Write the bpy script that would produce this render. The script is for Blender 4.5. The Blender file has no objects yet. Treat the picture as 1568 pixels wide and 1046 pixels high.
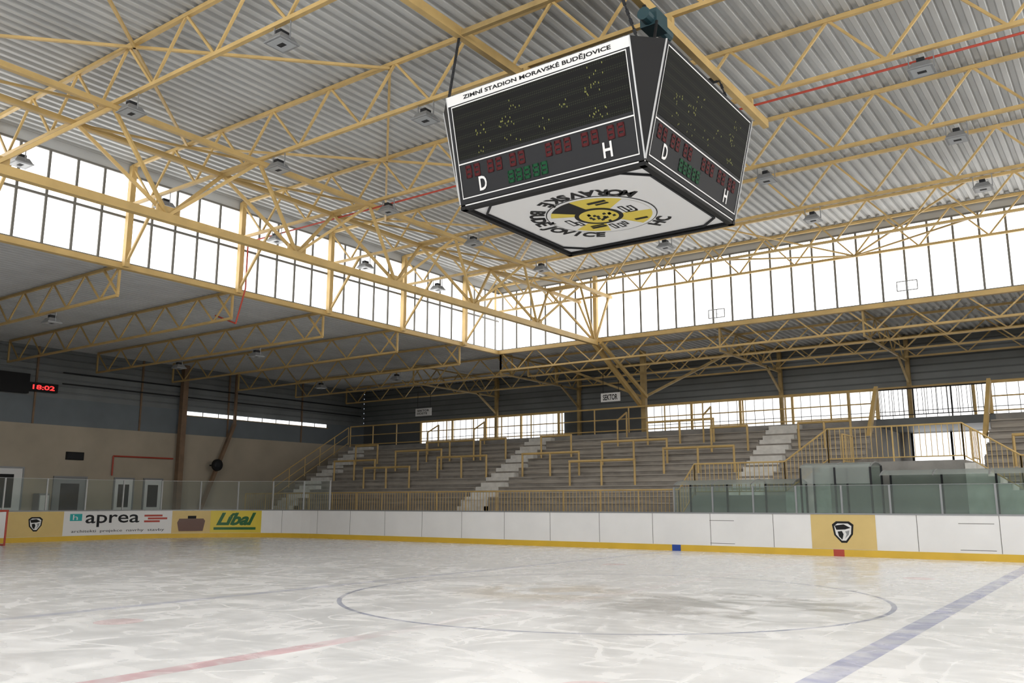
import bpy, math, random
from mathutils import Vector, Matrix
random.seed(7)
S=bpy.context.scene
S.view_settings.view_transform='Standard'
S.view_settings.exposure=0.12

# ------------------------------------------------------------------ materials
def mat(name,col,rough=0.6,metal=0.0,var=0.0,scale=3.0,bump=0.0,bscale=40,emis=None,es=0,alpha=1,trans=0,spec=0.5,stretch=None):
    m=bpy.data.materials.new(name); m.use_nodes=True
    nt=m.node_tree; b=nt.nodes['Principled BSDF']
    b.inputs['Base Color'].default_value=(*col,1)
    b.inputs['Roughness'].default_value=rough
    b.inputs['Metallic'].default_value=metal
    b.inputs['Specular IOR Level'].default_value=spec
    if alpha<1: b.inputs['Alpha'].default_value=alpha
    if trans: b.inputs['Transmission Weight'].default_value=trans
    if emis:
        b.inputs['Emission Color'].default_value=(*emis,1); b.inputs['Emission Strength'].default_value=es
    if var>0 or bump>0:
        g=nt.nodes.new('ShaderNodeNewGeometry')
        mp=nt.nodes.new('ShaderNodeMapping'); nt.links.new(g.outputs['Position'],mp.inputs['Vector'])
        if stretch: mp.inputs['Scale'].default_value=stretch
    if var>0:
        n=nt.nodes.new('ShaderNodeTexNoise'); n.inputs['Scale'].default_value=scale; n.inputs['Detail'].default_value=5
        nt.links.new(mp.outputs[0],n.inputs['Vector'])
        r=nt.nodes.new('ShaderNodeMapRange'); r.inputs['From Min'].default_value=.3; r.inputs['From Max'].default_value=.7
        nt.links.new(n.outputs['Fac'],r.inputs['Value'])
        mx=nt.nodes.new('ShaderNodeMix'); mx.data_type='RGBA'
        mx.inputs['A'].default_value=(*[c*(1-var) for c in col],1); mx.inputs['B'].default_value=(*[min(1,c*(1+var)) for c in col],1)
        nt.links.new(r.outputs[0],mx.inputs['Factor']); nt.links.new(mx.outputs['Result'],b.inputs['Base Color'])
    if bump>0:
        n2=nt.nodes.new('ShaderNodeTexNoise'); n2.inputs['Scale'].default_value=bscale
        nt.links.new(mp.outputs[0],n2.inputs['Vector'])
        bp=nt.nodes.new('ShaderNodeBump'); bp.inputs['Strength'].default_value=bump; bp.inputs['Distance'].default_value=.02
        nt.links.new(n2.outputs['Fac'],bp.inputs['Height']); nt.links.new(bp.outputs[0],b.inputs['Normal'])
    return m

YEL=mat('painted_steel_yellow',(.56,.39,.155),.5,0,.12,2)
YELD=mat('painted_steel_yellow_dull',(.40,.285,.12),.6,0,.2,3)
SHEET=mat('corrugated_sheet',(.48,.49,.49),.5,.0,.10,.6)
SIDING=mat('siding_grey',(.19,.205,.21),.5,0,.12,.8)
SIDING_D=mat('siding_dark',(.11,.12,.125),.5,0,.1,1)
BAND=mat('band_bluegrey',(.16,.185,.205),.6,0,.08,1)
PLASTER=mat('plaster_beige',(.44,.385,.30),.8,0,.1,.7,.1)
CONC=mat('concrete',(.28,.27,.255),.85,0,.2,1.5,.2)
PALEC=mat('stair_pale',(.66,.65,.62),.8,0,.12,4)
BLE=mat('bleacher_riser',(.29,.268,.24),.85,0,.18,2.2,.2)
WOOD=mat('bench_plank',(.36,.33,.29),.7,0,.2,3,stretch=(.3,3,3))
BOARDW=mat('board_white',(.86,.86,.86),.35,0,.03,1.2)
BOARDY=mat('board_yellow',(.72,.47,.045),.4,0,.05,2)
ADY=mat('ad_yellow',(.70,.52,.20),.4,0,.04,2)
ADY2=mat('ad_yellow_bright',(.76,.60,.07),.4)
BLACK=mat('black',(.012,.012,.013),.6,spec=.25)
DARK=mat('dark_grey',(.022,.023,.026),.6,spec=.25)
GREYM=mat('grey_metal',(.28,.29,.30),.4,.3)
PALEM=mat('pale_metal',(.52,.53,.54),.4,.2)
WHITE=mat('white_paint',(.8,.8,.8),.5)
RED=mat('red_paint',(.46,.06,.035),.5)
REDD=mat('led_red_dim',(.085,.010,.012),.6,spec=.2)
GRND=mat('led_green_dim',(.006,.07,.026),.6,spec=.2)
LEDY=mat('led_amber_dim',(.20,.21,.03),.5)
REDLED=mat('led_red_on',(.6,.02,.02),.5,emis=(1,.03,.03),es=2)
BLUE=mat('blue_mark',(.02,.07,.35),.4)
GREEN=mat('green_print',(.02,.13,.04),.4)
TEAL=mat('teal_print',(.02,.4,.4),.4)
BROWN=mat('suitcase_brown',(.14,.07,.05),.4)
HOIST=mat('hoist_teal',(.02,.06,.075),.5)
MULL=mat('mullion_grey',(.16,.155,.14),.5)
RUST=mat('column_brown',(.22,.14,.085),.6,0,.2,2)
NET=mat('net_white',(.7,.7,.7),.7)
LENS=mat('lamp_glass',(.42,.44,.46),.2)

def glassmat(name,col,a,dc=(.5,.55,.53)):
    m=bpy.data.materials.new(name); m.use_nodes=True; nt=m.node_tree; nt.nodes.clear()
    o=nt.nodes.new('ShaderNodeOutputMaterial'); t=nt.nodes.new('ShaderNodeBsdfTransparent'); t.inputs[0].default_value=(*col,1)
    g=nt.nodes.new('ShaderNodeBsdfGlossy'); g.inputs['Roughness'].default_value=.05
    d=nt.nodes.new('ShaderNodeBsdfDiffuse'); d.inputs[0].default_value=(*dc,1)
    m1=nt.nodes.new('ShaderNodeMixShader'); m1.inputs[0].default_value=a
    nt.links.new(t.outputs[0],m1.inputs[1]); nt.links.new(d.outputs[0],m1.inputs[2])
    m2=nt.nodes.new('ShaderNodeMixShader'); m2.inputs[0].default_value=.06
    nt.links.new(m1.outputs[0],m2.inputs[1]); nt.links.new(g.outputs[0],m2.inputs[2]); nt.links.new(m2.outputs[0],o.inputs[0])
    return m
GLASS=glassmat('rink_glass',(.88,.95,.93),.11,(.55,.6,.58))
TGLASS=glassmat('tinted_glass',(.78,.88,.84),.17,(.46,.54,.51))
CANOPY=glassmat('canopy_plastic',(.78,.81,.81),.4)

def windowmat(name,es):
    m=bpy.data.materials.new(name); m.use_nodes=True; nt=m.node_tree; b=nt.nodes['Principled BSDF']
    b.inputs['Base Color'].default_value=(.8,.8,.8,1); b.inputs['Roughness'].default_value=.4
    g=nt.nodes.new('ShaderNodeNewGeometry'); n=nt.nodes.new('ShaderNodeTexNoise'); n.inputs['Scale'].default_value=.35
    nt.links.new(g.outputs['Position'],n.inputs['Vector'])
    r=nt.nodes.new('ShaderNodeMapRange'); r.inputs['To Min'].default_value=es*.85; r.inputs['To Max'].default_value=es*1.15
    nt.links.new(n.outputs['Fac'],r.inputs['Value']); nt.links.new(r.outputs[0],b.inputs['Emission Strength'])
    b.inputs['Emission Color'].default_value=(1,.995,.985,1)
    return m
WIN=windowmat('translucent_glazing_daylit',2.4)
WINS=windowmat('glazing_unseen_boosted_glow',11.5)  # unseen panes behind camera, emission raised to brighten ice, boards and stands
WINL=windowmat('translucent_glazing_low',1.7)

# ------------------------------------------------------------------ mesh builder
class MB:
    def __init__(s): s.v=[];s.f=[];s.m=[];s.mats=[]
    def mi(s,m):
        if m not in s.mats: s.mats.append(m)
        return s.mats.index(m)
    def poly(s,pts,m):
        b=len(s.v); s.v+= [tuple(p) for p in pts]; s.f.append(tuple(range(b,b+len(pts)))); s.m.append(s.mi(m))
    def hexa(s,c,m):  # 8 corners: bottom 0-3 ccw, top 4-7
        b=len(s.v); s.v+=[tuple(p) for p in c]; k=s.mi(m)
        for f in ((3,2,1,0),(4,5,6,7),(0,1,5,4),(1,2,6,5),(2,3,7,6),(3,0,4,7)):
            s.f.append(tuple(b+i for i in f)); s.m.append(k)
    def box(s,a,b,m):
        x0,y0,z0=[min(a[i],b[i]) for i in range(3)]; x1,y1,z1=[max(a[i],b[i]) for i in range(3)]
        s.hexa([(x0,y0,z0),(x1,y0,z0),(x1,y1,z0),(x0,y1,z0),(x0,y0,z1),(x1,y0,z1),(x1,y1,z1),(x0,y1,z1)],m)
    def beam(s,p,q,w,h,m):
        p=Vector(p);q=Vector(q);d=(q-p).normalized()
        up=Vector((0,0,1)) if abs(d.z)<.95 else Vector((0,1,0))
        r=d.cross(up).normalized()*w/2; u=r.cross(d).normalized()*h/2
        s.hexa([p-r-u,p+r-u,q+r-u,q-r-u,p-r+u,p+r+u,q+r+u,q-r+u],m)
    def tube(s,p,q,r,m,n=8,r2=None):
        p=Vector(p);q=Vector(q);d=(q-p).normalized(); r2=r if r2 is None else r2
        up=Vector((0,0,1)) if abs(d.z)<.95 else Vector((0,1,0))
        a=d.cross(up).normalized(); c=a.cross(d)
        b=len(s.v);k=s.mi(m)
        for i in range(n):
            t=2*math.pi*i/n; o=a*math.cos(t)+c*math.sin(t)
            s.v.append(tuple(p+o*r)); s.v.append(tuple(q+o*r2))
        for i in range(n):
            j=(i+1)%n; s.f.append((b+2*i,b+2*j,b+2*j+1,b+2*i+1)); s.m.append(k)
        s.f.append(tuple(b+2*i for i in range(n))); s.m.append(k)
        s.f.append(tuple(b+2*i+1 for i in reversed(range(n)))); s.m.append(k)
    def obj(s,name,parent=None,smooth=False):
        me=bpy.data.meshes.new(name); me.from_pydata(s.v,[],s.f)
        for m in s.mats: me.materials.append(m)
        for p,k in zip(me.polygons,s.m): p.material_index=k; p.use_smooth=smooth
        me.update(); o=bpy.data.objects.new(name,me); S.collection.objects.link(o)
        if parent: o.parent=parent
        return o
def empty(name,loc=(0,0,0)):
    e=bpy.data.objects.new(name,None); S.collection.objects.link(e); e.location=loc; return e

def text_geo(txt,size=1,bold=0.0,res=3,shear=0):
    c=bpy.data.curves.new('t','FONT'); c.body=txt; c.size=size; c.offset=bold; c.resolution_u=res; c.shear=shear
    o=bpy.data.objects.new('t',c); S.collection.objects.link(o)
    dg=bpy.context.evaluated_depsgraph_get(); me=bpy.data.meshes.new_from_object(o.evaluated_get(dg))
    v=[(p.co.x,p.co.y) for p in me.vertices]; f=[tuple(p.vertices) for p in me.polygons]
    bpy.data.objects.remove(o); bpy.data.curves.remove(c); bpy.data.meshes.remove(me)
    if v:
        x0=min(a for a,_ in v);x1=max(a for a,_ in v);y0=min(a for _,a in v);y1=max(a for _,a in v)
    else: x0=x1=y0=y1=0
    return v,f,(x0,x1,y0,y1)
def put_text(mb,txt,fn,m,width=None,height=None,bold=0.0,shear=0):
    v,f,(x0,x1,y0,y1)=text_geo(txt,1,bold,3,shear)
    if not v: return
    sx=width/(x1-x0) if width else height/(y1-y0)
    sy=height/(y1-y0) if height else sx
    b=len(mb.v);k=mb.mi(m)
    for a,c in v: mb.v.append(tuple(fn((a-x0)*sx,(c-y0)*sy)))
    for q in f: mb.f.append(tuple(b+i for i in q)); mb.m.append(k)

# ------------------------------------------------------------------ dimensions
CX,CY=-7.4,13.1
WX,EX=-23.2,8.4        # lantern window planes
NY,SY=31.2,-5.0
ZB,ZT=8.25,10.95       # clerestory glazing
ZR=11.25               # main roof underside
ZA=8.3                 # aisle roof underside
XW,XE,YS,YN=-39.0,24.5,-12.5,38.5
BAY=3.88
YL=[CY+BAY*n for n in range(-4,5)]

# ------------------------------------------------------------------ floor + ice
mb=MB(); mb.box((XW,YS,-.3),(XE,YN,-.06),CONC); mb.obj('floor')

x0,x1,y0,y1,R=-35.3,20.5,-.25,26.2,6.0
L=[y1-y0-2*R,x1-x0-2*R,y1-y0-2*R,x1-x0-2*R]; ARC=math.pi*R/2
TOT=sum(L)+4*ARC
def path(p,off=0.0):
    s=(p-(y0+R))%TOT
    pos=Vector((x0,y0+R)); d=Vector((0,1))
    for k in range(4):
        inn=Vector((d.y,-d.x))
        if s<=L[k]: return pos+d*s+inn*off, d
        s-=L[k]; pos=pos+d*L[k]
        if s<=ARC:
            t=s/R; c=pos+inn*R
            return c+(R-off)*(-inn*math.cos(t)+d*math.sin(t)), (d*math.cos(t)+inn*math.sin(t))
        s-=ARC; pos=pos+inn*R+d*R; d=inn
    return Vector((x0,y0+R)),Vector((0,1))
def north_p(x): return y0+R+L[0]+ARC+(x-(x0+R))
starts=[0,L[0],L[0]+ARC,L[0]+ARC+L[1],L[0]+2*ARC+L[1],sum(L[:3])+2*ARC,sum(L[:3])+3*ARC,sum(L)+3*ARC]
plist=[]
for i in range(8):
    a=starts[i]; b=(starts+[TOT])[i+1] if i<7 else TOT
    n=14 if i%2 else 12
    for j in range(n): plist.append(y0+R+a+(b-a)*j/n)

def icemat():
    m=bpy.data.materials.new('ice'); m.use_nodes=True; nt=m.node_tree; b=nt.nodes['Principled BSDF']; N=nt.nodes.new; K=nt.links.new
    g=N('ShaderNodeNewGeometry'); P=g.outputs['Position']
    sep=N('ShaderNodeSeparateXYZ'); K(P,sep.inputs[0])
    def math_(op,a,b_=None,c=None):
        n=N('ShaderNodeMath'); n.operation=op
        for i,x in enumerate((a,b_,c)):
            if x is None: continue
            if isinstance(x,(int,float)): n.inputs[i].default_value=x
            else: K(x,n.inputs[i])
        return n.outputs[0]
    def noise(scale,stretch,rot=0,detail=4,dist=0,rough=.5,off=0):
        mp=N('ShaderNodeMapping'); mp.inputs['Scale'].default_value=stretch; mp.inputs['Rotation'].default_value=(0,0,rot); mp.inputs['Location'].default_value=(off,off,0); K(P,mp.inputs[0])
        n=N('ShaderNodeTexNoise'); n.inputs['Scale'].default_value=scale; n.inputs['Detail'].default_value=detail; n.inputs['Distortion'].default_value=dist; n.inputs['Roughness'].default_value=rough
        K(mp.outputs[0],n.inputs['Vector']); return n.outputs['Fac']
    def rng(v,a,b_,c=0,d=1):
        r=N('ShaderNodeMapRange'); r.interpolation_type='SMOOTHSTEP'
        for k,x in zip(('From Min','From Max','To Min','To Max'),(a,b_,c,d)): r.inputs[k].default_value=x
        K(v,r.inputs['Value']); return r.outputs[0]
    def mix(f,A,B):
        x=N('ShaderNodeMix'); x.data_type='RGBA'
        if isinstance(f,(int,float)): x.inputs['Factor'].default_value=f
        else: K(f,x.inputs['Factor'])
        for k,c in (('A',A),('B',B)):
            if isinstance(c,tuple): x.inputs[k].default_value=(*c,1)
            else: K(c,x.inputs[k])
        return x.outputs['Result']
    # soft cloudy blooms + long curved streaks left by skates and the resurfacer
    n1=noise(1.1,(1,.6,1),.5,3,1.2,.5); n2=noise(2.0,(.35,1,1),-.6,2,1.4,.45,3); n3=noise(.35,(1,1,1),0,3,.5)
    st=math_('ADD',math_('MULTIPLY',rng(n1,.34,.7),.55),math_('MULTIPLY',rng(n2,.34,.7),.45))
    col=mix(st,(.87,.88,.89),(.955,.96,.965))
    def contour(sc,stx,rot,w,off):
        n=noise(sc,stx,rot,1,.5,.3,off); return rng(math_('ABSOLUTE',math_('SUBTRACT',n,.5)),0,w,1,0)
    def gate(o): return rng(noise(.7,(1,1,1),0,2,0,.5,o),.44,.62)
    cs=math_('MULTIPLY',contour(.8,(1,.4,1),.7,.035,0),gate(5))
    for a_ in ((.9,(.4,1,1),.2,.035,9,11),(.7,(1,.45,1),-.9,.03,20,31),(1.3,(.5,1,1),1.2,.03,40,47),(.5,(1,.7,1),.1,.012,60,53)):
        cs=math_('MAXIMUM',cs,math_('MULTIPLY',contour(*a_[:5]),gate(a_[5])))
    col=mix(math_('MULTIPLY',cs,.6),col,(.985,.985,.985))
    col=mix(rng(n3,.4,.75,0,.2),col,(.87,.86,.84))
    brk=rng(noise(2.2,(1,1,1),0,3,1),.3,.65,.45,1)
    def dist(cx,cy):
        v=N('ShaderNodeVectorMath'); v.operation='DISTANCE'; K(P,v.inputs[0]); v.inputs[1].default_value=(cx,cy,0); return v.outputs['Value']
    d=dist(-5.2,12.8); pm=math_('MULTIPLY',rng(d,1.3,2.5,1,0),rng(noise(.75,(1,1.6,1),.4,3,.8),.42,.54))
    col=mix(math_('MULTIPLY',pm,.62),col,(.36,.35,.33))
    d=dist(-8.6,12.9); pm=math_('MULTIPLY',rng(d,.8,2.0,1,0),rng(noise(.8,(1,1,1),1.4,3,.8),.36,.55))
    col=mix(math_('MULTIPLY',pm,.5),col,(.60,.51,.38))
    fadeR=rng(sep.outputs[1],6.2,8.0,1,.12)
    f=math_('COMPARE',sep.outputs[0],CX,.14); col=mix(math_('MULTIPLY',math_('MULTIPLY',math_('MULTIPLY',f,brk),fadeR),.5),col,(.62,.16,.22))
    for xc,w,c,s in ((CX-4.95,.12,(.28,.32,.54),.38),(CX+4.95,.14,(.19,.22,.48),.64),(-31.3,.04,(.62,.10,.14),.4)):
        f=math_('COMPARE',sep.outputs[0],xc,w); col=mix(math_('MULTIPLY',math_('MULTIPLY',f,brk),s),col,c)
    f=math_('COMPARE',dist(CX,13.0),4.35,.038); col=mix(math_('MULTIPLY',math_('MULTIPLY',f,brk),.8),col,(.24,.27,.40))
    for sx in (-1,1):
        for sy in (-1,1):
            f=math_('LESS_THAN',dist(CX+sx*3.5,13.0+sy*6.5),.3); col=mix(math_('MULTIPLY',f,.25),col,(.7,.15,.18))
    for sy in (-1,1):
        f=math_('COMPARE',dist(-25.5,13.0+sy*6.5),4.35,.04); col=mix(math_('MULTIPLY',f,.2),col,(.7,.2,.22))
    K(col,b.inputs['Base Color'])
    K(math_('ADD',rng(st,0,1,.19,.30),math_('MULTIPLY',cs,.12)),b.inputs['Roughness'])
    b.inputs['Specular IOR Level'].default_value=.42
    fine=noise(4,(1,.2,1),.8,2,1.2)
    hb=math_('ADD',fine,math_('ADD',math_('MULTIPLY',st,.8),math_('MULTIPLY',cs,.6)))
    bp=N('ShaderNodeBump'); bp.inputs['Strength'].default_value=.06; bp.inputs['Distance'].default_value=.02; K(hb,bp.inputs['Height']); K(bp.outputs[0],b.inputs['Normal'])
    return m
mb=MB(); mb.poly([(*path(p,0.0)[0],0.0) for p in reversed(plist)],icemat()); mb.obj('ice_surface')

# ------------------------------------------------------------------ rink boards
mb=MB()
def sweep(p0,p1,z0,z1,oi,oo,m,step=.5,cap=True):
    k=max(1,int((p1-p0)/step))
    for i in range(k):
        a=p0+(p1-p0)*i/k; b=p0+(p1-p0)*(i+1)/k
        A,_=path(a,oi);B,_=path(b,oi);C,_=path(b,oo);D,_=path(a,oo)
        mb.hexa([(*D,z0),(*C,z0),(*B,z0),(*A,z0),(*D,z1),(*C,z1),(*B,z1),(*A,z1)],m)
PS=y0+R
sweep(PS,PS+TOT-1e-4,-.05,.19,.012,-.09,BOARDY)
sweep(PS,PS+TOT-1e-4,.19,1.17,0,-.09,BOARDW)
sweep(PS,PS+TOT-1e-4,1.17,1.21,.02,-.11,GREYM)
p=PS
while p<PS+TOT:
    A,d=path(p,.003); d=Vector((d.x,d.y,0))*.008; n_=Vector((d.y,-d.x,0)).normalized()
    A=Vector((A.x,A.y,.2)); mb.hexa([A-d,A+d,A+d-n_*.02,A-d-n_*.02]+[q+Vector((0,0,.97)) for q in (A-d,A+d,A+d-n_*.02,A-d-n_*.02)],MULL)
    p+=2.0
for xa,xb in ((-11.2,-10.4),(-4.15,-3.3)):
    for q in ((xa,.26,xb,.275),(xa,.95,xb,.965)): mb.box((q[0],y1-.004,q[1]),(q[2],y1-.0,q[3]),MULL)
def overlay(p0,p1,z0,z1,m,off=.016,step=.25):
    k=max(1,int(math.ceil((p1-p0)/step)))
    for i in range(k):
        a=p0+(p1-p0)*i/k;b=p0+(p1-p0)*(i+1)/k
        A,_=path(a,off);B,_=path(b,off)
        mb.poly([(*A,z0),(*B,z0),(*B,z1),(*A,z1)],m)
overlay(north_p(CX-.15+.1),north_p(CX+.15+.1),.0,.19,RED)
overlay(north_p(-12.5),north_p(-12.2),.0,.19,BLUE)
boards=mb.obj('rink_boards')

mb=MB()
def ptext(txt,p0,z0,w,h,m,off=.014,bold=.0,shear=0): put_text(mb,txt,lambda u,v:(*path(p0+u,off)[0],z0+v),m,w,h,bold,shear)
def shape(pc,zc,pts,m,off): mb.poly([(*path(pc+a,off)[0],zc+b) for a,b in pts],m)
def emblem(pc,zc,s):
    shield=[(-.5,.35),(-.3,.5),(.3,.5),(.5,.35),(.45,-.1),(.15,-.5),(-.1,-.5),(-.42,-.15)]
    shape(pc,zc,[(a*s,b*s) for a,b in shield],BLACK,.012)
    shape(pc,zc,[(a*s*.8,b*s*.8) for a,b in shield],WHITE,.015)
    shape(pc,zc,[(a*s,b*s) for a,b in [(-.38,.3),(.05,.36),(.36,.2),(.1,.12),(-.3,.1)]],BLACK,.018)
    shape(pc,zc,[(a*s,b*s) for a,b in [(-.25,.02),(-.05,.05),(.02,-.1),(-.05,-.36),(-.2,-.2)]],BLACK,.018)
    shape(pc,zc,[(a*s,b*s) for a,b in [(.1,.03),(.3,.08),(.26,-.12),(.08,-.3),(.16,-.1)]],GREYM,.018)
overlay(16.15,18.35,.2,1.16,ADY,.008); emblem(17.25,.68,.55)
overlay(18.35,22.9,.2,1.16,WHITE,.008)
overlay(18.6,19.1,.78,1.06,TEAL,.012); ptext('h',18.72,.82,.2,.2,WHITE,.016)
ptext('aprea',19.25,.52,2.3,.5,DARK,.013,.01)
overlay(21.75,22.5,.92,1.0,RED,.012);overlay(21.9,22.7,.80,.88,RED,.012);overlay(21.75,22.4,.68,.76,RED,.012)
ptext('architekti  projekce  navrhy  stavby',18.7,.28,3.9,.14,DARK,.013)
overlay(22.9,24.5,.2,1.16,ADY,.008)
shape(23.7,.6,[(-.5,-.32),(.5,-.32),(.58,.12),(.5,.22),(-.5,.22),(-.58,.05)],BROWN,.013)
shape(23.7,.6,[(-.15,.22),(.2,.22),(.2,.34),(-.15,.34)],BLACK,.013)
overlay(24.5,26.75,.2,1.16,ADY2,.008)
ptext('Líbal',24.75,.52,1.75,.55,GREEN,.013,.04,.4); overlay(24.65,26.5,.33,.44,GREEN,.012)
overlay(north_p(-8.05),north_p(-6.25),.2,1.17,ADY,.008); emblem(north_p(-7.15),.68,.6)
mb.obj('board_advertisement')

mb=MB()
def glassrun(p0,p1,z1,m,step=1.5,pm=PALEM):
    k=int((p1-p0)/step)
    for i in range(k+1):
        a=p0+(p1-p0)*i/k; A,_=path(a,-.05)
        mb.box((A.x-.025,A.y-.025,1.2),(A.x+.025,A.y+.025,z1),pm)
        if i<k:
            sub=3
            for j in range(sub):
                A,_=path(p0+(p1-p0)*(i+j/sub)/k,-.05);B,_=path(p0+(p1-p0)*(i+(j+1)/sub)/k,-.05)
                mb.poly([(*A,1.21),(*B,1.21),(*B,z1),(*A,z1)],m)
                mb.beam((*A,z1),(*B,z1),.02,.012,pm)
glassrun(8,north_p(-28.5),2.45,GLASS)
mb.obj('protective_glass')
mb=MB(); glassrun(north_p(-12.4),north_p(6),2.0,TGLASS,1.3,GREYM); mb.obj('protective_glass')

# ------------------------------------------------------------------ ceilings (corrugated)
def corr(mb,xa,xb,ya,yb,z,m,pitch=.25,dep=.07):
    prof=[];x=xa
    while x<xb-1e-6:
        for dx,dz in ((0,0),(.36,0),(.5,dep),(.86,dep)):
            if x+dx*pitch<xb: prof.append((x+dx*pitch,z+dz))
        x+=pitch
    prof.append((xb,z)); b=len(mb.v);k=mb.mi(m)
    for px,pz in prof: mb.v.append((px,ya,pz)); mb.v.append((px,yb,pz))
    for i in range(len(prof)-1):
        mb.f.append((b+2*i,b+2*i+1,b+2*i+3,b+2*i+2)); mb.m.append(k)
mb=MB(); corr(mb,WX-.3,EX+.3,SY-.3,NY+.3,ZR,SHEET,.28,.08)
mb.box((WX-.4,SY-.4,ZR+.09),(EX+.4,NY+.4,ZR+.25),SIDING_D); mb.obj('ceiling')
for a in ((XW,WX-.12,YS,YN),(EX+.12,XE,YS,YN),(WX-.12,EX+.12,NY+.12,YN),(WX-.12,EX+.12,YS,SY-.12)):
    mb=MB(); corr(mb,*a,ZA,SHEET); mb.box((a[0],a[2],ZA+.08),(a[1],a[3],ZA+.2),SIDING_D); mb.obj('ceiling_aisle')

# ------------------------------------------------------------------ clerestory windows
def clere(name,axis,c,a,b,sgn,transom,W):
    e=MB()
    def P(t,z,o): return (c+sgn*o,t,z) if axis=='x' else (t,c+sgn*o,z)
    def bx(t0,t1,z0,z1,o0,o1,m): e.box(P(t0,z0,o0),P(t1,z1,o1),m)
    q=[P(a,ZB,0),P(b,ZB,0),P(b,ZT,0),P(a,ZT,0)]
    e.poly(q,W)
    bx(a,b,ZB-.14,ZB+.02,-.1,.08,YEL); bx(a,b,ZT-.02,ZR+.03,-.1,.03,SHEET); bx(a,b,ZT-.05,ZT+.01,0,.05,MULL)
    bx(a,b,ZB+.02,ZB+.06,0,.05,MULL)
    t=CY if axis=='x' else CX
    k=math.ceil((a-t)/(BAY/5))
    while t+k*BAY/5<b:
        y=t+k*BAY/5
        bx(y-.034,y+.034,ZB,ZT,.0,.045,MULL); k+=1
    if transom: bx(a,b,9.60,9.67,.0,.05,MULL)
    return e.obj(name)
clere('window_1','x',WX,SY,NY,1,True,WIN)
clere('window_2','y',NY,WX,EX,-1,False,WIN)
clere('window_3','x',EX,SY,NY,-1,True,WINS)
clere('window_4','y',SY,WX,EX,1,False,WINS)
mb=MB()
for X,zc_ in ((-12.6,8.62),(-5.8,8.72)):
    Y=NY-.25
    for zz in (zc_-.16,zc_+.16):
        mb.beam((X-.32,Y,zz),(X+.32,Y,zz),.03,.03,GREYM)
    for xx in (X-.32,X,X+.32): mb.beam((xx,Y,zc_-.16),(xx,Y,zc_+.16),.03,.03,GREYM)
    mb.beam((X,Y,zc_),(X,NY-.06,zc_),.03,.03,GREYM)
mb.obj('window_opener')

# ------------------------------------------------------------------ trusses
def lattice(mb,xa,xb,y,zb,zt,pitch,w=.09,wd=.05,m=YEL,axis='x',ends=True):
    n=max(1,round((xb-xa)/pitch)); pt=(xb-xa)/n
    P=(lambda t,z:(t,y,z)) if axis=='x' else (lambda t,z:(y,t,z))
    mb.beam(P(xa,zt),P(xb,zt),w,w,m); mb.beam(P(xa,zb),P(xb,zb),w,w*.9,m)
    for i in range(n):
        a=xa+pt*i
        mb.beam(P(a,zt),P(a+pt/2,zb),wd,wd,m); mb.beam(P(a+pt/2,zb),P(a+pt,zt),wd,wd,m)
    if ends:
        for t in (xa,xb): mb.beam(P(t,zb),P(t,zt),wd*1.4,wd*1.4,m)
ZLB,ZLT=10.0,ZR-.06
for y in YL+[NY-.35]:
    mb=MB(); lattice(mb,WX+.1,EX-.1,y,ZLB,ZLT,2.12); mb.obj('roof_truss')
def girder(X):
    mb=MB(); zl,zu=8.08,ZLB-.08; ya,yb=SY+.1,NY-.1
    mb.beam((X,ya,zl),(X,yb,zl),.18,.2,YEL)
    for dx in (-.75,.75): mb.beam((X+dx,ya,zu),(X+dx,yb,zu),.12,.12,YEL)
    ys=YL
    for i,y in enumerate(ys):
        mb.beam((X-.75,y,zu),(X+.75,y,zu),.08,.08,YEL)
        if i<len(ys)-1:
            ym=y+BAY/2
            for dx in (-.75,.75):
                for yy in (y,ys[i+1]): mb.beam((X,ym,zl+.06),(X+dx,yy,zu),.075,.075,YEL)
            mb.beam((X-.75,y,zu),(X+.75,ys[i+1],zu),.05,.05,YEL)
            mb.box((X-.03,ym-.3,zl),(X+.03,ym+.3,zl+.28),YEL)
    for dx in (-.75,.75):
        mb.beam((X,NY-.2,zl),(X+dx,ys[-1],zu),.075,.075,YEL)
        mb.beam((X,NY-.2,zl),(X+dx,NY-.3,zu),.075,.075,YEL)
    mb.beam((X-.15,NY,zl+.0),(X-.15,35.2,5.9),.16,.2,YEL); mb.beam((X+.2,NY-.1,zl),(X+.2,35.2,6.2),.12,.14,YEL)
    mb.beam((X,NY-.12,ZT),(X,NY-.12,zl),.16,.16,YEL)
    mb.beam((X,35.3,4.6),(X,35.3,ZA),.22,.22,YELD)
    mb.beam((X-.75,ya+1,zu),(X,ya+.1,zl),.08,.08,YEL)
    return mb.obj('main_girder')
girder(-18.0); girder(3.2)
mb=MB()
for i in range(len(YL)-1):
    a,b=YL[i],YL[i+1]
    for x,dx in ((-16.6,-3.8),(-16.6,3.8)):
        if i%2: mb.beam((x,a,ZLT-.08),(x+dx,b,ZLT-.08),.06,.06,YEL)
        else: mb.beam((x+dx,a,ZLT-.08),(x,b,ZLT-.08),.06,.06,YEL)
for x in (CX-4.0,CX+4.0):
    mb.beam((CX,NY-.35,ZLB),(x,YL[-1],ZLT),.05,.05,YEL); mb.beam((CX,NY-.35,ZLB),(x,YL[-1],ZLB),.05,.05,YEL)
mb.obj('roof_bracing')
for X,s in ((WX,1),(EX,-1)):
    for y in YL:
        mb=MB()
        mb.beam((X+s*.14,y,ZB-.1),(X+s*.14,y,ZLT),.16,.16,YEL)
        mb.beam((X+s*.15,y,ZB),(X+s*1.6,y,ZLB),.07,.07,YEL)
        mb.obj('window_post')
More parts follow.
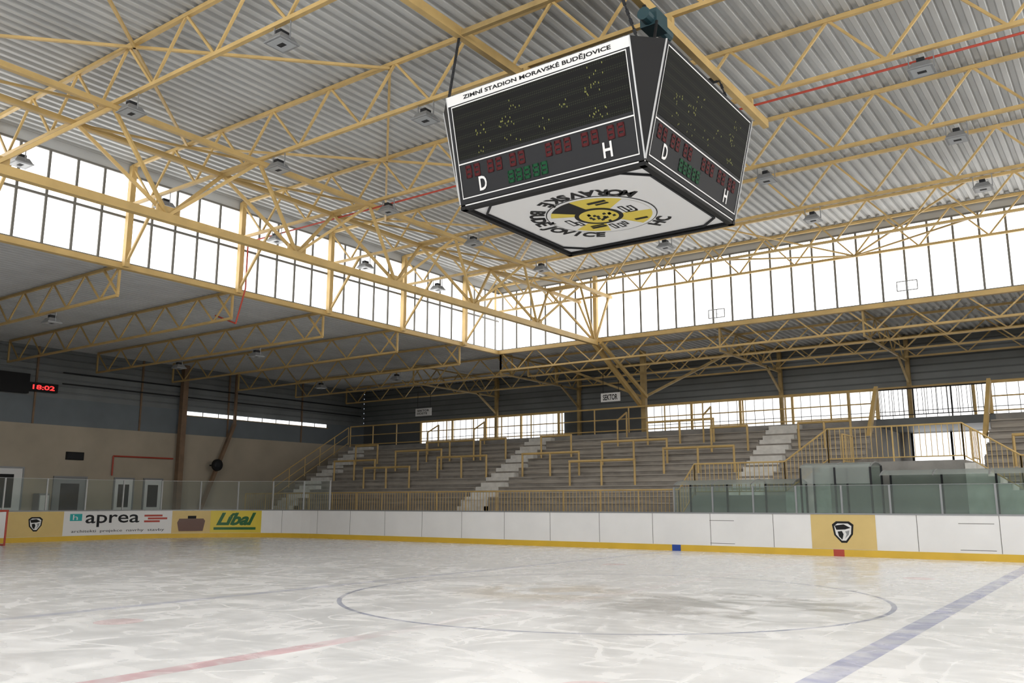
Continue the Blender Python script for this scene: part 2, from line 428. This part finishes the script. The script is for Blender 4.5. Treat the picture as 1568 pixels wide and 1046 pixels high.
for y in [CY+BAY*k for k in range(-6,7)]:
    mb=MB(); lattice(mb,XW+.6,WX-.15,y,7.35,ZA-.06,2.0,.08,.045)
    mb.beam((WX-.12,y,7.35),(WX-.9,y-.05,ZA-.1),.06,.06,YEL)
    mb.obj('aisle_truss')
for y in (NY+.2,33.6,36.0,38.1):
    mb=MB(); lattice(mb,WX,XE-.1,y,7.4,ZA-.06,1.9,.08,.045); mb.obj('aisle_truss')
for x in [-28.5,-23.2,-12.7,-7.4,-2.1]:
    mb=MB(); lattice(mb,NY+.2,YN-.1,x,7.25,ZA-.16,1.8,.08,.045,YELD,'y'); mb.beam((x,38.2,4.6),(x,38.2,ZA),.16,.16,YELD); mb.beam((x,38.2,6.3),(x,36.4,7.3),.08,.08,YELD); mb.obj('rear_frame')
mb=MB(); mb.beam((-18,35.3,6.2),(-23.2,35.3,ZA),.1,.1,YELD); mb.beam((-18,35.3,6.2),(-12.7,35.3,ZA),.1,.1,YELD); mb.obj('roof_bracing')

mb=MB(); zp=9.86
mb.tube((EX-.2,17.12,zp),(WX+.3,17.12,zp),.026,RED); mb.tube((WX+.3,17.12,zp),(WX+.3,17.12,8.3),.026,RED)
mb.tube((WX+.3,17.12,8.3),(WX-.1,17.12,7.2),.026,RED); mb.tube((WX-.1,17.12,7.2),(WX-1.2,17.12,7.6),.026,RED)
mb.obj('gas_pipe')

def floodlight(x,y,z,zt):
    mb=MB(); a,b,h=.14,.21,.13
    mb.hexa([(x-b,y-b,z),(x+b,y-b,z),(x+b,y+b,z),(x-b,y+b,z),(x-a,y-a,z+h),(x+a,y-a,z+h),(x+a,y+a,z+h),(x-a,y+a,z+h)],GREYM)
    mb.box((x-b-.015,y-b-.015,z-.025),(x+b+.015,y+b+.015,z),GREYM); mb.box((x-b+.03,y-b+.03,z-.03),(x+b-.03,y+b-.03,z-.025),LENS)
    mb.box((x-.07,y-.1,z+h),(x+.07,y+.1,z+h+.1),DARK)
    mb.beam((x-.22,y,z+.02),(x-.22,y,zt),.02,.02,GREYM); mb.beam((x+.22,y,z+.02),(x+.22,y,zt),.02,.02,GREYM)
    mb.box((x-.08,y-.05,z-.034),(x+.08,y+.05,z-.03),DARK)
    mb.obj('floodlight')
for x in (-21.3,-16.5,-11.7,-7.0,-2.6,2.2):
    for y in (9.22,13.1,16.98,20.86,24.74):
        if abs(x+7)<.1 and y in (13.1,): continue
        floodlight(x,y,9.58,ZLB-.05)
for x in (-27,-32): 
    for y in (13.1,20.86,28.62): floodlight(x,y,7.0,7.3)

# ------------------------------------------------------------------ scoreboard
sb=empty('scoreboard',(0,0,0))
sx,sy,zb,zt=-7.43,13.1,6.64,8.48; hb,ht=1.8,2.22
mb=MB()
def face(k):
    d=[(0,-1),(1,0),(0,1),(-1,0)][k]; t=[(1,0),(0,1),(-1,0),(0,-1)][k]
    def fn(u,v,o=0):
        nrm=hb+(ht-hb)*v+o
        return (sx+d[0]*nrm+t[0]*u*1.8, sy+d[1]*nrm+t[1]*u*1.8, zb+(zt-zb)*v)
    return fn
F=[face(k) for k in range(4)]
for k in range(4):
    f=F[k]; g=F[(k+1)%4]
    mb.poly([f(-1,0),f(1,0),f(1,1),f(-1,1)],DARK)
    mb.poly([f(1,0),g(-1,1),f(1,1)],BLACK)
    mb.poly([f(1,0),g(-1,0),g(-1,1)],BLACK)
top=[];[top.extend([F[k](-1,1),F[k](1,1)]) for k in range(4)]
mb.poly(top,DARK)
mb.poly([(sx-1.8,sy-1.8,zb),(sx-1.8,sy+1.8,zb),(sx+1.8,sy+1.8,zb),(sx+1.8,sy-1.8,zb)],DARK)
mb.obj('cabinet',sb)
MATRIX=bpy.data.materials.new('led_matrix'); MATRIX.use_nodes=True
nt=MATRIX.node_tree; bb=nt.nodes['Principled BSDF']; g_=nt.nodes.new('ShaderNodeNewGeometry'); vo=nt.nodes.new('ShaderNodeTexVoronoi'); vo.inputs['Scale'].default_value=26; vo.inputs['Randomness'].default_value=0
nt.links.new(g_.outputs['Position'],vo.inputs['Vector']); cr=nt.nodes.new('ShaderNodeValToRGB'); cr.color_ramp.elements[0].color=(.022,.026,.016,1); cr.color_ramp.elements[0].position=.25; cr.color_ramp.elements[1].color=(.008,.008,.008,1); cr.color_ramp.elements[1].position=.4
nt.links.new(vo.outputs['Distance'],cr.inputs[0]); nt.links.new(cr.outputs[0],bb.inputs['Base Color']); bb.inputs['Roughness'].default_value=.7; bb.inputs['Specular IOR Level'].default_value=.2
mb=MB()
def rect(f,u0,u1,v0,v1,m,o): mb.poly([f(u0,v0,o),f(u1,v0,o),f(u1,v1,o),f(u0,v1,o)],m)
def digit(f,u,v,w,h,m,o=.012):
    t=.014*1.0; tu=t; tv=t*1.9
    for (a,b,c,d) in ((0,w,0,tv),(0,w,h/2-tv/2,h/2+tv/2),(0,w,h-tv,h),(0,tu,0,h),(w-tu,w,0,h)): rect(f,u+a,u+b,v+c,v+d,m,o)
for k in range(4):
    f=F[k]; title=(k%2==0); vt=.90 if title else .97
    if title:
        rect(f,-1,1,.91,1.0,WHITE,.01)
        put_text(mb,'ZIMNÍ STADION MORAVSKÉ BUDĚJOVICE',lambda u,v,f=f:f(-.80+u,.928+v,.014),BLACK,1.62,.058,.03)
    rect(f,-.95,.95,.40,vt-.01,MATRIX,.008)
    for q in ((-.95,.95,.355,.367),(-.95,.95,.04,.05),(-.958,-.95,.04,vt),(.95,.958,.04,vt),(-.95,.95,vt-.01,vt)): rect(f,*q,WHITE,.01)
    put_text(mb,'D',lambda u,v,f=f:f(-.74+u,.08+v,.014),WHITE,.09,.13,.02); put_text(mb,'H',lambda u,v,f=f:f(.62+u,.08+v,.014),WHITE,.09,.13,.02)
    for u in (-.88,-.78,-.62,-.52,-.36,-.26,.04,.14,.24,.42,.52,.68,.78): digit(f,u,.22,.07,.115,REDD)
    for u in (-.40,-.31,-.22,-.12,-.03): digit(f,u,.08,.07,.11,GRND)
    for gu,gv,n in ((-.62,.62,10),(-.35,.62,14),(-.3,.46,5),(.25,.6,6),(.6,.66,12),(.62,.46,12),(-.62,.46,6),(-.2,.75,6),(.65,.8,6),(.05,.5,5)):
        for _ in range(n):
            u=gu+random.uniform(-.09,.09); v=gv+random.uniform(-.05,.05); rect(f,u,u+.008,v,v+.015,LEDY,.013)
for k in range(4):
    f=F[k]; g=F[(k+1)%4]
    for A,B in ((f(1,0,.004),f(1,1,.004)),(g(-1,0,.004),g(-1,1,.004))): mb.beam(A,B,.02,.02,PALEM)
mb.obj('display_panels',sb)
mb=MB(); zc=zb-.01
def up_poly(pts,m,dz=0): mb.poly([(sx+a,sy+b,zc-dz) for a,b in pts],m)
for s in (-1,1):
    mb.box((sx-1.8,sy+s*1.74-.05,zb-.1),(sx+1.8,sy+s*1.74+.05,zb+.02),BLACK); mb.box((sx+s*1.74-.05,sy-1.8,zb-.1),(sx+s*1.74+.05,sy+1.8,zb+.02),BLACK)
q=1.62;c=.35; white=[(-q,-q+c),(-q,q-c),(-q+c,q),(q-c,q),(q,q-c),(q,-q+c),(q-c,-q),(-q+c,-q)]
mb.box((sx-1.8,sy-1.8,zb-.04),(sx+1.8,sy+1.8,zb-.02),WHITE)
for i in range(8):
    a=white[i];b=white[(i+1)%8]; mb.beam((sx+a[0],sy+a[1],zb-.06),(sx+b[0],sy+b[1],zb-.06),.035,.03,DARK)
zc=zb-.045
def disc(r,m,dz,a0=0,a1=360,n=64,cx=0,cy=0):
    pts=[(cx+r*math.cos(math.radians(a0+(a1-a0)*i/n)),cy+r*math.sin(math.radians(a0+(a1-a0)*i/n))) for i in range(n+(a1-a0<360))]
    if a1-a0<360: pts=[(cx,cy)]+pts
    up_poly(list(reversed(pts)),m,dz)
disc(1.0,DARK,.002); disc(.98,WHITE,.004); disc(.91,ADY2,.006)
disc(.91,BLACK,.008,222,262); disc(.91,WHITE,.008,-38,12); disc(.91,WHITE,.008,150,205); disc(.91,WHITE,.008,62,108)
disc(.44,BLACK,.010,cx=-.05,cy=0); disc(.36,ADY2,.012,cx=-.05,cy=0)
for a,b,w,h in ((.45,-.25,.1,.35),(.6,-.2,.1,.28),(.52,.0,.16,.12),(-.72,-.12,.12,.35),(-.6,.05,.1,.25),(-.15,.5,.1,.3),(0,.55,.1,.25),(.12,.5,.08,.2),(-.5,.5,.3,.08),(.4,.5,.25,.08),(.1,-.7,.35,.08),(.2,-.58,.25,.06),(-.48,.42,.28,.05)):
    up_poly([(a,b),(a,b+h),(a+w,b+h),(a+w,b)],BLACK,.013)
    if w>.07 and h>.1: up_poly([(a+.03,b+.03),(a+.03,b+h-.05),(a+w-.03,b+h-.05),(a+w-.03,b+.03)],WHITE,.015)
for k in range(16):
    a=random.uniform(0,6.28); r=random.uniform(.05,.3); x=-.05+r*math.cos(a);y=r*math.sin(a)
    up_poly([(x,y),(x-.02,y+.09),(x+.05,y+.07),(x+.06,y-.02)],BLACK,.014)
def arc_text(txt,a,st,r=1.28):
    for ch in txt:
        if ch!=' ':
            v,f_,(xa,xb,ya,yb)=text_geo(ch,.36,.014)
            an=math.radians(a); up=Vector((-math.cos(an),-math.sin(an))); rt=Vector((math.sin(an),-math.cos(an)))
            pos=Vector((r*math.cos(an),r*math.sin(an))); b=len(mb.v); kk=mb.mi(BLACK)
            for p_ in v:
                w_=pos+rt*(p_[0]-(xa+xb)/2)+up*(p_[1]); mb.v.append((sx+w_.x,sy+w_.y,zc-.004))
            for q_ in f_: mb.f.append(tuple(b+i for i in q_)); mb.m.append(kk)
        a+=st
arc_text('MORAVSKÉ BUDĚJOVICE',-38,-11.2); arc_text('HC',58,-13)
mb.obj('underside_logo',sb)
mb=MB(); zbm=9.72
for X in (-5.95,-9.05):
    mb.beam((X,8.9,zbm),(X,17.9,zbm),.12,.18,YEL)
    for y in (9.22,13.1,16.98): mb.box((X-.05,y-.05,zbm),(X+.05,y+.05,9.96),YEL)
for X,bx in ((-5.55,-5.95),(-9.3,-9.05)):
    for Y in (11.0,15.2):
        for i in range(14):
            a=Vector((X,Y,8.45)).lerp(Vector((bx,Y,zbm)),i/14); b=Vector((X,Y,8.45)).lerp(Vector((bx,Y,zbm)),(i+1)/14)
            mb.beam(a,b,.05 if i%2 else .02,.02 if i%2 else .05,DARK)
mb.box((-5.9,11.8,9.12),(-5.6,12.2,9.4),HOIST); mb.tube((-5.74,11.6,9.24),(-5.74,12.5,9.24),.11,HOIST,12); mb.beam((-5.85,12.0,9.4),(-5.92,12.0,9.66),.05,.05,DARK)
mb.tube((-5.6,11.8,9.15),(-5.6,11.6,8.5),.025,BLACK)
mb.beam((-9.05,15.2,zbm-.05),(-5.95,15.2,zbm-.05),.08,.1,DARK); mb.beam((-9.05,11.0,zbm-.02),(-5.95,11.0,zbm-.02),.08,.1,YELD)
mb.obj('hanging_gear',sb)

# ------------------------------------------------------------------ walls
def siding(mb,axis,c,a,b,z0,z1,sgn,m,pitch=.3,dep=.04):
    z=z0;prof=[]
    while z<z1-1e-6:
        for dz,o in ((0,0),(.75,0),(.82,dep),(.93,dep)):
            if z+dz*pitch<z1: prof.append((z+dz*pitch,o))
        z+=pitch
    prof.append((z1,0)); bb_=len(mb.v);k=mb.mi(m)
    for pz,o in prof:
        for t in (a,b): mb.v.append((c-sgn*o,t,pz) if axis=='x' else (t,c-sgn*o,pz))
    for i in range(len(prof)-1): mb.f.append((bb_+2*i,bb_+2*i+1,bb_+2*i+3,bb_+2*i+2)); mb.m.append(k)
def wall(name,axis,c,a,b,sgn):
    mb=MB(); o=c-sgn*.2
    def bx(z0,z1,m,t0=a,t1=b,d=0):
        if axis=='x': mb.box((o,t0,z0),(c+sgn*d,t1,z1),m)
        else: mb.box((t0,o,z0),(t1,c+sgn*d,z1),m)
    bx(-.06,4.9,PLASTER); bx(4.9,6.1,BAND,d=.02); bx(6.1,ZA+.2,SIDING_D,d=-.06)
    siding(mb,axis,c,a,b,6.1,ZA+.05,sgn,SIDING)
    k=a+1.0
    while k<b:
        if axis=='x': mb.box((c,k-.04,4.9),(c+sgn*.06,k+.04,ZA),RUST)
        else: mb.box((k-.04,c,4.9),(k+.04,c+sgn*.06,ZA),RUST)
        k+=5
    return mb.obj(name)
wall('wall_west','x',XW,YS,YN,1); wall('wall_east','x',XE,YS,YN,-1); wall('wall_south','y',YS,XW,XE,1)
mb=MB()
mb.box((XW,YN,-.06),(XE,YN+.2,4.75),CONC); mb.box((XW,YN,6.2),(XE,YN+.2,ZA+.2),SIDING_D)
siding(mb,'y',YN-.01,XW,XE,6.2,ZA+.05,-1,SIDING)
mb.box((XW,YN,4.75),(-34.2,YN+.2,6.2),SIDING_D); mb.box((-24.3,YN,4.75),(-19.5,YN+.2,6.2),SIDING_D)
mb.obj('wall_north')
wi=5
for a,b in ((-34.2,-24.3),(-19.5,XE)):
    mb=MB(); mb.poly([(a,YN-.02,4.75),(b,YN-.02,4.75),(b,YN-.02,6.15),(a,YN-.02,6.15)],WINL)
    x=a
    while x<=b: mb.box((x-.012,YN-.05,4.75),(x+.012,YN-.02,6.2),GREYM); x+=.42
    x=a
    while x<=b: mb.box((x-.05,YN-.12,4.6),(x+.05,YN-.02,6.2),YEL); x+=2.4
    mb.box((a,YN-.1,6.12),(b,YN-.02,6.24),YEL); mb.box((a,YN-.05,5.2),(b,YN-.02,5.23),GREYM)
    mb.obj('window_%d'%wi); wi+=1
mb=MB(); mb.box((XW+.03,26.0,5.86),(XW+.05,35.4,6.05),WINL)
for y in [26+.94*i for i in range(11)]: mb.box((XW+.05,y-.02,5.84),(XW+.07,y+.02,6.07),MULL)
mb.box((XW+.03,25.9,5.82),(XW+.08,35.5,5.86),YELD); mb.obj('window_%d'%wi)

def door(i,ya,yb,h,glass):
    mb=MB(); x=XW+.002
    mb.box((x,ya-.06,-.05),(x+.08,ya,h),GREYM);mb.box((x,yb,-.05),(x+.08,yb+.06,h),GREYM);mb.box((x,ya-.06,h),(x+.08,yb+.06,h+.07),GREYM)
    mb.box((x,ya,-.05),(x+.04,yb,h),WHITE if not glass else GREYM)
    w=yb-ya; mb.box((x+.04,ya+w*.2,1.3 if not glass else .4),(x+.05,yb-w*.2,h-.25),BLACK)
    mb.box((x+.04,yb-.16,1.0),(x+.1,yb-.1,1.12),GREYM); mb.obj('door_%d'%i)
door(1,16.6,18.3,2.95,0); door(2,19.7,21.1,2.6,1); door(3,22.5,23.4,2.6,0); door(4,24.0,24.9,2.6,0)
mb=MB(); mb.box((XW+.01,20.1,3.4),(XW+.08,20.9,3.75),BLACK); mb.box((XW+.08,20.15,3.45),(XW+.085,20.85,3.7),DARK); mb.obj('wall_sign')
mb=MB(); mb.box((XW+.1,16.2,6.15),(XW+.3,18.1,7.0),BLACK); mb.box((XW+.1,18.1,6.28),(XW+.28,19.35,6.66),BLACK)
put_text(mb,'18:02',lambda u,v:(XW+.285,18.25+u,6.36+v),REDLED,.95,.2,.02); mb.obj('digital_clock')
mb=MB(); mb.tube((XW+.08,22.3,2.75),(XW+.08,22.3,3.65),.035,RED); mb.tube((XW+.08,22.3,3.65),(XW+.08,25.4,3.65),.035,RED); mb.obj('fire_pipe')
mb=MB(); mb.beam((XW+.35,25.6,-.05),(XW+.35,25.6,ZA),.28,.28,RUST); mb.beam((XW+.35,26.5,.1),(XW+.35,28.7,5.6),.18,.16,RUST); mb.box((XW+.1,25.35,-.06),(XW+.6,25.85,.05),RUST); mb.beam((XW+.35,28.7,5.6),(XW+.35,28.7,ZA),.12,.12,RUST);mb.obj('wall_column')
mb=MB(); mb.tube((XW+.55,27.6,3.4),(XW+.67,27.6,3.4),.3,BLACK,24); mb.tube((XW+.67,27.6,3.4),(XW+.71,27.6,3.4),.2,DARK,24,.12); mb.beam((XW+.005,27.6,3.4),(XW+.55,27.6,3.4),.06,.06,DARK); mb.obj('loudspeaker')
mb=MB()
for z in (6.75,7.25): mb.tube((XW+.12,19.6,z),(XW+.12,YN-.4,z),.03,DARK)
mb.obj('cable_tray')
for i,(ya,yb,h) in enumerate(((18.8,19.25,1.9),(21.5,22.1,1.2))): 
    mb=MB()
    mb.box((XW+.1,ya,-.06),(XW+.65,yb,h),GREYM); mb.box((XW+.65,ya+.04,.1),(XW+.66,yb-.04,h-.08),WHITE)
    mb.obj('storage_cabinet')

# ------------------------------------------------------------------ bleachers
ROWS=7; z0r=1.7; rise=.43; run=.745; Yf=29.55; YT=Yf+run*ROWS
XL=-36.4; XR=23.0; V0,V1=-7.9,-4.1
stairs=[-35.0,-23.1,-11.4,.6,12.4]
SW=.62
mb=MB()
segs=((XL,V0),(V1,XR))
for a,b in segs:
    for r in range(ROWS):
        y=Yf+run*r; z=z0r+rise*r
        mb.box((a,y,-.06),(b,y+run,z),BLE)
    mb.box((a,YT,-.06),(b,YN-.2,4.6),CONC)
    cuts=[a]+[c for s in stairs if a<s<b for c in (s-SW,s+SW)]+[b]
    for i in range(0,len(cuts),2):
        ca,cb=cuts[i]+.03,cuts[i+1]-.03
        if cb-ca<.5: continue
        for r in range(ROWS):
            y=Yf+run*r; z=z0r+rise*r
            mb.box((ca,y-.05,z-.0),(cb,y+.16,z+.045),WOOD); mb.box((ca,y+.19,z),(cb,y+.40,z+.045),WOOD)
            mb.box((ca,y-.03,z-.24),(cb,y-.0,z-.10),WOOD)
mb.box((V0,27.9,-.06),(V1,37.9,2.72),CONC)
mb.box((V0-.1,34.75,4.3),(V1+.1,YN-.2,4.6),SIDING_D)
mb.box((XL,27.85,-.06),(-13.0,Yf,.9),CONC)
mb.box((-12.4,27.85,-.06),(V0-1.4,Yf,1.75),CONC); mb.hexa([(-13,27.85,-.06),(-12.4,27.85,-.06),(-12.4,Yf,-.06),(-13,Yf,-.06),(-13,27.85,.9),(-12.4,27.85,1.75),(-12.4,Yf,1.75),(-13,Yf,.9)],CONC)
mb.box((V1+1.4,27.85,-.06),(XR,Yf,1.75),CONC)
for i in range(5):
    h=2.72-.194*(i+.5)
    mb.box((V0-.28*(i+1),27.85,-.06),(V0-.28*i,Yf,h),PALEC); mb.box((V1+.28*i,27.85,-.06),(V1+.28*(i+1),Yf,h),PALEC)
for s in stairs:
    for r in range(ROWS):
        y=Yf+run*r; z=z0r+rise*r
        mb.box((s-SW,y-.01,z-.1),(s+SW,y+run/2+.02,z+.06),PALEC)
        mb.box((s-SW,y+run/2,z-.05),(s+SW,y+run,z+rise/2+.03),PALEC)
    for i in range(3): mb.box((s-SW,Yf-.27*(3-i),.85),(s+SW,Yf-.0,.9+.27*(i+1)-.08),PALEC)
bl=mb.obj('bleachers')
mb=MB(); mb.box((V0+.5,YN-.32,2.75),(V1-.4,YN-.26,4.25),WINL)
for x in (V0+.45,(V0+V1)/2,V1-.4): mb.box((x-.04,YN-.36,2.72),(x+.04,YN-.25,4.28),DARK)
mb.obj('door_5')

def rail(mb,p,q,h=1.05,bal=.15,post=1.6,m=YEL,mid=False,r=.025):
    p=Vector(p);q=Vector(q);Ln=(q-p).length; H=Vector((0,0,h)); lo=Vector((0,0,.12))
    mb.tube(p+H,q+H,r*1.15,m,6); mb.tube(p+lo,q+lo,r*.8,m,6)
    if mid: mb.tube(p+H*.55,q+H*.55,r*.8,m,6)
    n=max(1,round(Ln/post))
    for i in range(n+1):
        a=p.lerp(q,i/n); mb.tube(a,a+H,r,m,6)
    if bal:
        n=int(Ln/bal)
        for i in range(n):
            a=p.lerp(q,(i+.5)/n); mb.beam(a+lo,a+H,.018,.018,m)
mb=MB(); rail(mb,(XL,27.92,.9),(-13,27.92,.9)); rail(mb,(-13,27.92,.9),(-12.4,27.92,1.75)); rail(mb,(-12.4,27.92,1.75),(V0-1.4,27.92,1.75))
rail(mb,(V0-1.4,27.92,1.75),(V0,27.92,2.72)); rail(mb,(V0,27.92,2.72),(V1,27.92,2.72)); rail(mb,(V1,27.92,2.72),(V1+1.4,27.92,1.75)); rail(mb,(V1+1.4,27.92,1.75),(XR,27.92,1.75))
mb.obj('front_railing')
mb=MB()
for a,b in ((XL,V0),(V1,XR)): rail(mb,(a,34.9,4.6),(b,34.9,4.6),1.15,0,1.75,YEL,True,.035)
rail(mb,(V0,34.8,4.6),(V1,34.8,4.6),1.1,.16,1.2,DARK)
for x in (V0,V1): 
    rail(mb,(x,Yf,2.72),(x,30.8,2.72),1.0,.2,1.0)
    mb.beam((x-.12,33.4,3.7),(x+.02,34.6,5.75),.13,.18,YEL)
    mb.beam((x,34.7,4.6),(x,34.7,5.85),.12,.12,YEL)
mb.obj('deck_railing')
def barrier(xa,xb,r,mid=True):
    mb=MB(); y=Yf+run*r+.5; z=z0r+rise*r
    zt_=z+1.05
    for x in ([xa,xb,(xa+xb)/2] if mid else [xa,xb]): mb.tube((x,y,z-.01),(x,y,zt_),.045,YEL)
    mb.tube((xa-.03,y,zt_),(xb+.03,y,zt_),.05,YEL); mb.obj('crowd_barrier')
for s0,s1 in ((-35,-23.1),(-23.1,-11.4),(.6,12.4)):
    a=s0+1.0;b=s1-1.0
    barrier(a,a+2.9,2);barrier(b-2.9,b,2);barrier(a+3.6,a+6.6,3);barrier(a+2.9,a+5.9,1); barrier(a,a+1.6,4,False);barrier(b-1.5,b,4,False);barrier(a+5,a+8,4 if s0<-30 else 5)
barrier(-3.2,-.3,2);barrier(-10.4,-8.5,4)
for x in (-29.5,-26.5,-18.5,-14.5,-2):
    ya=Yf+run*5+.4; yb=ya+run+.1
    mb=MB(); mb.tube((x,ya,z0r+rise*5),(x,ya,z0r+rise*5+1.2),.04,YEL); mb.tube((x,ya,z0r+rise*5+1.2),(x,yb,z0r+rise*6+1.2),.04,YEL); mb.tube((x,yb,z0r+rise*6+1.2),(x,yb,z0r+rise*6),.04,YEL); mb.obj('aisle_handrail')
mb=MB(); rail(mb,(XL+.05,Yf,1.7),(XL+.05,34.7,4.7),1.0,.0,1.3,YEL,True); mb.obj('aisle_handrail')

mb=MB()
for x,w in ((-31.3,1.1),(-19.9,1.0)):
    mb.box((x,34.7,6.05),(x+w,34.74,6.45),WHITE); put_text(mb,'SEKTOR\nHOSTE' if x<-25 else 'SEKTOR',lambda u,v,x=x,w=w:(x+.12+u,34.69,6.12+v),BLACK,w-.25,.26,.02)
    mb.beam((x+.1,34.76,6.45),(x+.1,34.76,7.4),.02,.02,DARK);mb.beam((x+w-.1,34.76,6.45),(x+w-.1,34.76,7.4),.02,.02,DARK)
mb.obj('sector_sign')

def shelter(name,xa,xb,h,solid):
    mb=MB(); ya,yb=26.45,27.75
    n=max(2,round((xb-xa)/1.4))
    for i in range(n+1):
        x=xa+(xb-xa)*i/n
        mb.beam((x,yb,-.05),(x,yb,h),.05,.05,DARK); 
        pts=[(x,yb-(yb-ya)*t,h+.22*math.sin(math.pi*t*.5)-.30*t*t) for t in (0,.25,.5,.75,1)]
        for a,b in zip(pts,pts[1:]): mb.tube(a,b,.02,GREYM,6)
        if i<n:
            X=xa+(xb-xa)*(i+1)/n
            for a,b in zip(pts,pts[1:]): mb.poly([a,(X,a[1],a[2]),(X,b[1],b[2]),b],CANOPY)
            mb.poly([(x,yb,.5),(X,yb,.5),(X,yb,h),(x,yb,h)],TGLASS)
        if solid: mb.beam((x,ya,-.05),(x,ya,h-.08),.05,.05,DARK)
    mb.box((xa,yb-.5,.35),(xb,yb-.15,.42),WOOD)
    for i in range(n+1): mb.box((xa+(xb-xa)*i/n-.03,yb-.45,-.06),(xa+(xb-xa)*i/n+.03,yb-.2,.35),DARK)
    if solid: mb.poly([(xa,ya,2.05),(xb,ya,2.05),(xb,ya,h),(xa,ya,h)],CANOPY)
    mb.obj(name)
shelter('players_bench',-12.5,-8.6,2.15,False); shelter('timekeeper_booth',-8.35,-6.35,2.6,True); shelter('players_bench',-6.1,2.2,2.35,False)

mb=MB(); gx,gy=-33.2,14.3
for s in (-1,1):
    mb.tube((gx,gy+s*.915,0),(gx,gy+s*.915,1.22),.035,RED); mb.tube((gx,gy+s*.915,.03),(gx-1.1,gy+s*.75,.03),.03,RED); mb.tube((gx,gy+s*.915,1.22),(gx-.5,gy+s*.85,1.2),.03,RED); mb.tube((gx-.5,gy+s*.85,1.2),(gx-1.1,gy+s*.75,.03),.03,RED)
mb.tube((gx,gy-.95,1.22),(gx,gy+.95,1.22),.035,RED); mb.tube((gx-1.1,gy-.75,.03),(gx-1.1,gy+.75,.03),.03,RED)
for i in range(16):
    t=i/15; y=gy-.85+1.7*t; mb.beam((gx-.5,y,1.2),(gx-1.1,gy+(y-gy)*.88,.03),.008,.008,NET)
for i in range(10):
    t=i/9; mb.beam((gx-.5-.6*t,gy-.85,1.2-1.17*t),(gx-.5-.6*t,gy+.85,1.2-1.17*t),.008,.008,NET)
mb.obj('hockey_goal')

w=bpy.data.worlds.new('world'); S.world=w; w.use_nodes=True
w.node_tree.nodes['Background'].inputs[0].default_value=(.8,.88,1,1); w.node_tree.nodes['Background'].inputs[1].default_value=1
cam=bpy.data.cameras.new('camera'); co=bpy.data.objects.new('camera',cam); S.collection.objects.link(co)
cam.sensor_width=36; cam.lens=30.54; cam.clip_start=.05; cam.clip_end=300
co.location=(0,0,1.5); co.rotation_euler=(math.radians(90+10.52),0,math.radians(35.7)); S.camera=co
